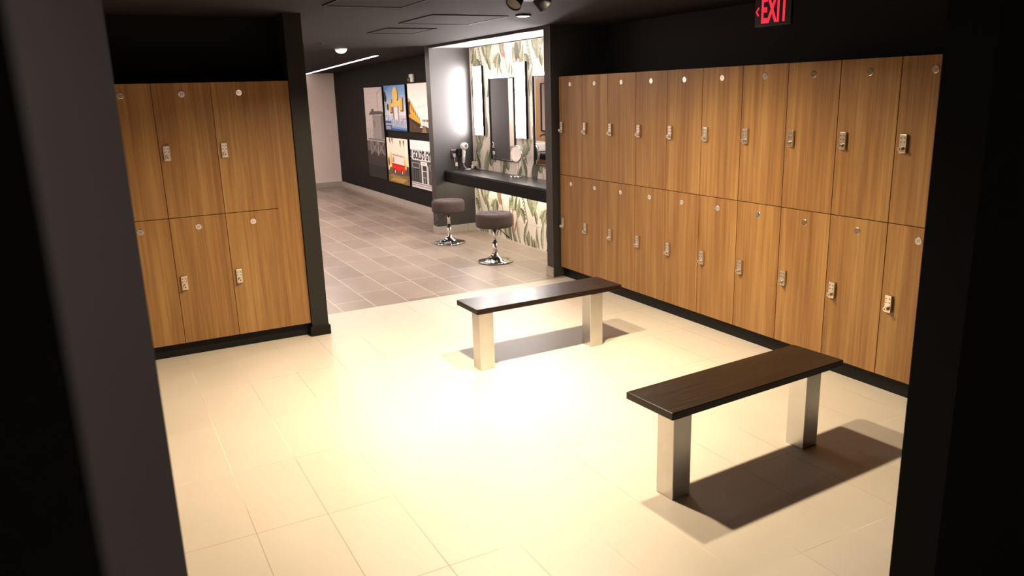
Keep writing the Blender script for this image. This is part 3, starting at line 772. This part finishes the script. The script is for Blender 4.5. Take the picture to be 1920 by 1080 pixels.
# ------------------------------------------------------------------ things on the ceiling
def hatch(x0, x1, y0, y1, label, sk=0.):
    t = thing('ceiling_access_panel', label, 'ceiling panel', ((x0+x1)/2, (y0+y1)/2, ZC), sk, 'ceiling access panels')
    a, c = (x1-x0)/2, (y1-y0)/2; f = .018
    b = MB()
    for p, q, r, s in ((-a, a, -c, -c+f), (-a, a, c-f, c), (-a, -a+f, -c+f, c-f), (a-f, a, -c+f, c-f)): b.box(p, q, r, s, -.007, 0, M['kick'], .001)
    b.done('frame', M['kick'], t)
    MB().box(-a+f+.003, a-f-.003, -c+f+.003, c-f-.003, -.004, 0, M['ceiling'], .001).done('panel', M['ceiling'], t)
hatch(-1.47, -.84, -.65, .07, 'square framed access panel on the ceiling in front of the vanity niche')
hatch(-2.39, -1.85, -1.75, -1.06, 'square framed access panel on the ceiling at the upper edge of the photo')
hatch(-1.41, -.95, .50, 1.06, 'square framed access panel on the ceiling farther along the corridor')
dl = thing('ceiling_disc_light', 'small flat round light glowing on the ceiling near the vanity niche', 'light', (-.768, -.75, ZC))
MB().lathe([(.060, 0), (.062, -.008), (.056, -.013), (.048, -.013), (.048, -.010)], n=36, m=M['kick']).done('trim_ring', M['kick'], dl)
MB().lathe([(0, -.016), (.03, -.016), (.0475, -.0125)], n=36, m=M['round_led']).done('diffuser', M['round_led'], dl)
dm = thing('ceiling_dome_light', 'small glowing white dome on the corridor ceiling', 'light', (-1.01, 3.30, 2.291))
MB().lathe([(.072, 0), (.074, -.010), (.066, -.014)], n=36, m=M['white']).done('base_ring', M['white'], dm)
MB().lathe([(.066, -.013), (.060, -.030), (.042, -.045), (.02, -.052), (0, -.053)], n=36, m=M['dome_led']).done('diffuser', M['dome_led'], dm)
tag(MB().lathe([(0, -.006), (.034, -.006), (.038, -.003), (.038, 0)], (-1.48, 2.45, ZC), n=28, m=M['kick']).done('sprinkler_cover', M['kick']), 'tiny flat sprinkler cover disc on the corridor ceiling', 'sprinkler')
ll = thing('linear_ceiling_light', 'long thin glowing light line on the far corridor ceiling', 'light', (0, 0, 0))
def zc_at(y): return ZC if y < 2.9 else ZC-(y-2.9)*.125/6.5
A, B = Vector((-.22, 4.33, zc_at(4.33)-.006)), Vector((-.02, 9.10, zc_at(9.10)-.006))
d = (B-A).normalized(); sd = Vector((d.y, -d.x, 0))
def bar(b, wd, z0, z1, m):
    v = [A+sd*wd, B+sd*wd, B-sd*wd, A-sd*wd]
    lo = [(q.x, q.y, q.z+z0) for q in v]; hi = [(q.x, q.y, q.z+z1) for q in v]
    b.poly(lo, m); b.poly(hi, m)
    for k in range(4): b.poly([lo[k], lo[(k+1) % 4], hi[(k+1) % 4], hi[k]], m)
b = MB(); bar(b, .034, -.004, .004, M['kick']); b.done('housing', M['kick'], ll)
b = MB(); bar(b, .026, -.008, -.0041, M['linear_led']); b.done('diffuser', M['linear_led'], ll)

# twin-head emergency spotlight
tw = thing('emergency_light', 'black twin-head emergency light hanging from the ceiling at the top of the photo', 'light', (-1.475, -2.085, ZC))
MB().box(-.10, .10, -.05, .05, -.062, 0, M['kick'], .006, 2).done('housing', M['kick'], tw)
for sg, ax, label in ((-1, Vector((-.62, -.30, -.72)), 0), (1, Vector((.74, .05, -.62)), 1)):
    ax.normalize(); c0 = Vector((sg*.085, 0, -.062))
    hd_ = MB().lathe([(0, -.045), (.030, -.043), (.040, -.03), (.044, .03), (.047, .034), (.044, .036), (.040, .030)], c0, ax, n=32, m=M['kick']).done('lamp_head', M['kick'], tw)
    MB().lathe([(0, .031), (.025, .030), (.0405, .028)], c0, ax, n=32, m=M['lens_off']).done('lens', M['lens_off'], hd_)

# exit sign
ex = thing('exit_sign', 'red glowing EXIT sign with a left chevron hanging from the ceiling over the right lockers', 'exit sign', (.02, -2.495, 2.083))
MB().box(0, .022, -.145, .145, 0, .190, M['black_gloss'], .004, 2).done('sign_body', M['black_gloss'], ex)
MB().box(-.02, .045, -.07, .07, .190, ZC-2.083, M['black_gloss'], .003).done('canopy', M['black_gloss'], ex)
MB().box(-.0015, 0, .1405, .1440, .006, .186, M['exit_edge']).done('edge_strip', M['exit_edge'], ex)
text_obj('lettering', 'EXIT', .212, M['exit_red'], ex, (-.0008, -.012, .0905), FACE_NX, extrude=.0008, bold=.006, xs=.50)
b = MB(); b.poly([(-.0012, .142, .093), (-.0012, .118, .122), (-.0012, .110, .115), (-.0012, .128, .093), (-.0012, .110, .071), (-.0012, .118, .064)], M['exit_red'])
b.done('chevron', M['exit_red'], ex)

# ------------------------------------------------------------------ lights
def downlight(x, y, energy, col, label, r=.055, mat='down_warm', z=ZC, spread=PI):
    t = thing('recessed_downlight', label, 'light', (x, y, z), 0, 'recessed downlights')
    MB().lathe([(r+.018, 0), (r+.018, -.006), (r+.004, -.010), (r, -.004)], n=36, m=M['kick']).done('trim_ring', M['kick'], t)
    MB().lathe([(0, -.003), (r, -.003)], n=36, m=M[mat]).done('lens', M[mat], t)
    ld = bpy.data.lights.new('downlight_lamp', 'AREA'); ld.shape = 'DISK'; ld.size = 2*r; ld.energy = energy; ld.color = col; ld.spread = spread
    lo = bpy.data.objects.new('downlight_lamp', ld); C.objects.link(lo); lo.location = (x, y, z-.012)
    return t
downlight(-2.13, -2.40, 98, WARM, 'recessed downlight over the beige floor, left of the benches', spread=2.6)
downlight(-1.36, -2.34, 70, WARM, 'recessed downlight over the beige floor, between the benches', spread=2.6)
downlight(-2.10, 1.60, 28, PINK, 'added recessed downlight on the near corridor ceiling behind the charcoal column', mat='round_led')  # unseen lamp, added to light the near corridor
downlight(-1.22, 4.60, 66, PINK, 'added recessed downlight halfway along the corridor ceiling', mat='round_led', z=zc_at(4.6)-.002)  # out of view, added to brighten the prints and corridor
downlight(-1.95, 7.30, 85, PINK, 'added recessed downlight at the far end of the corridor ceiling', mat='round_led', z=zc_at(7.3)-.002)  # added out of sight so the mirrors show a bright tiled wall
downlight(-4.9, -5.2, 90, PINK, 'added recessed downlight above the entry, behind the near black wall', mat='round_led')  # no known fixture here; added to brighten the grey opening wall
downlight(-1.45, -8.0, 60, PINK, 'added recessed downlight behind the entry, washing the back wall', mat='round_led', spread=1.7)  # unseen, added so the left bank's number discs reflect a bright wall
for nm, loc, e, col, r in (('disc_lamp', (-.768, -.75, ZC-.022), 9, PINK, .045), ('dome_lamp', (-1.01, 3.30, 2.232), 18, PINK, .05)):
    ld = bpy.data.lights.new(nm, 'AREA'); ld.shape = 'DISK'; ld.size = 2*r; ld.energy = e; ld.color = col
    lo = bpy.data.objects.new(nm, ld); C.objects.link(lo); lo.location = loc
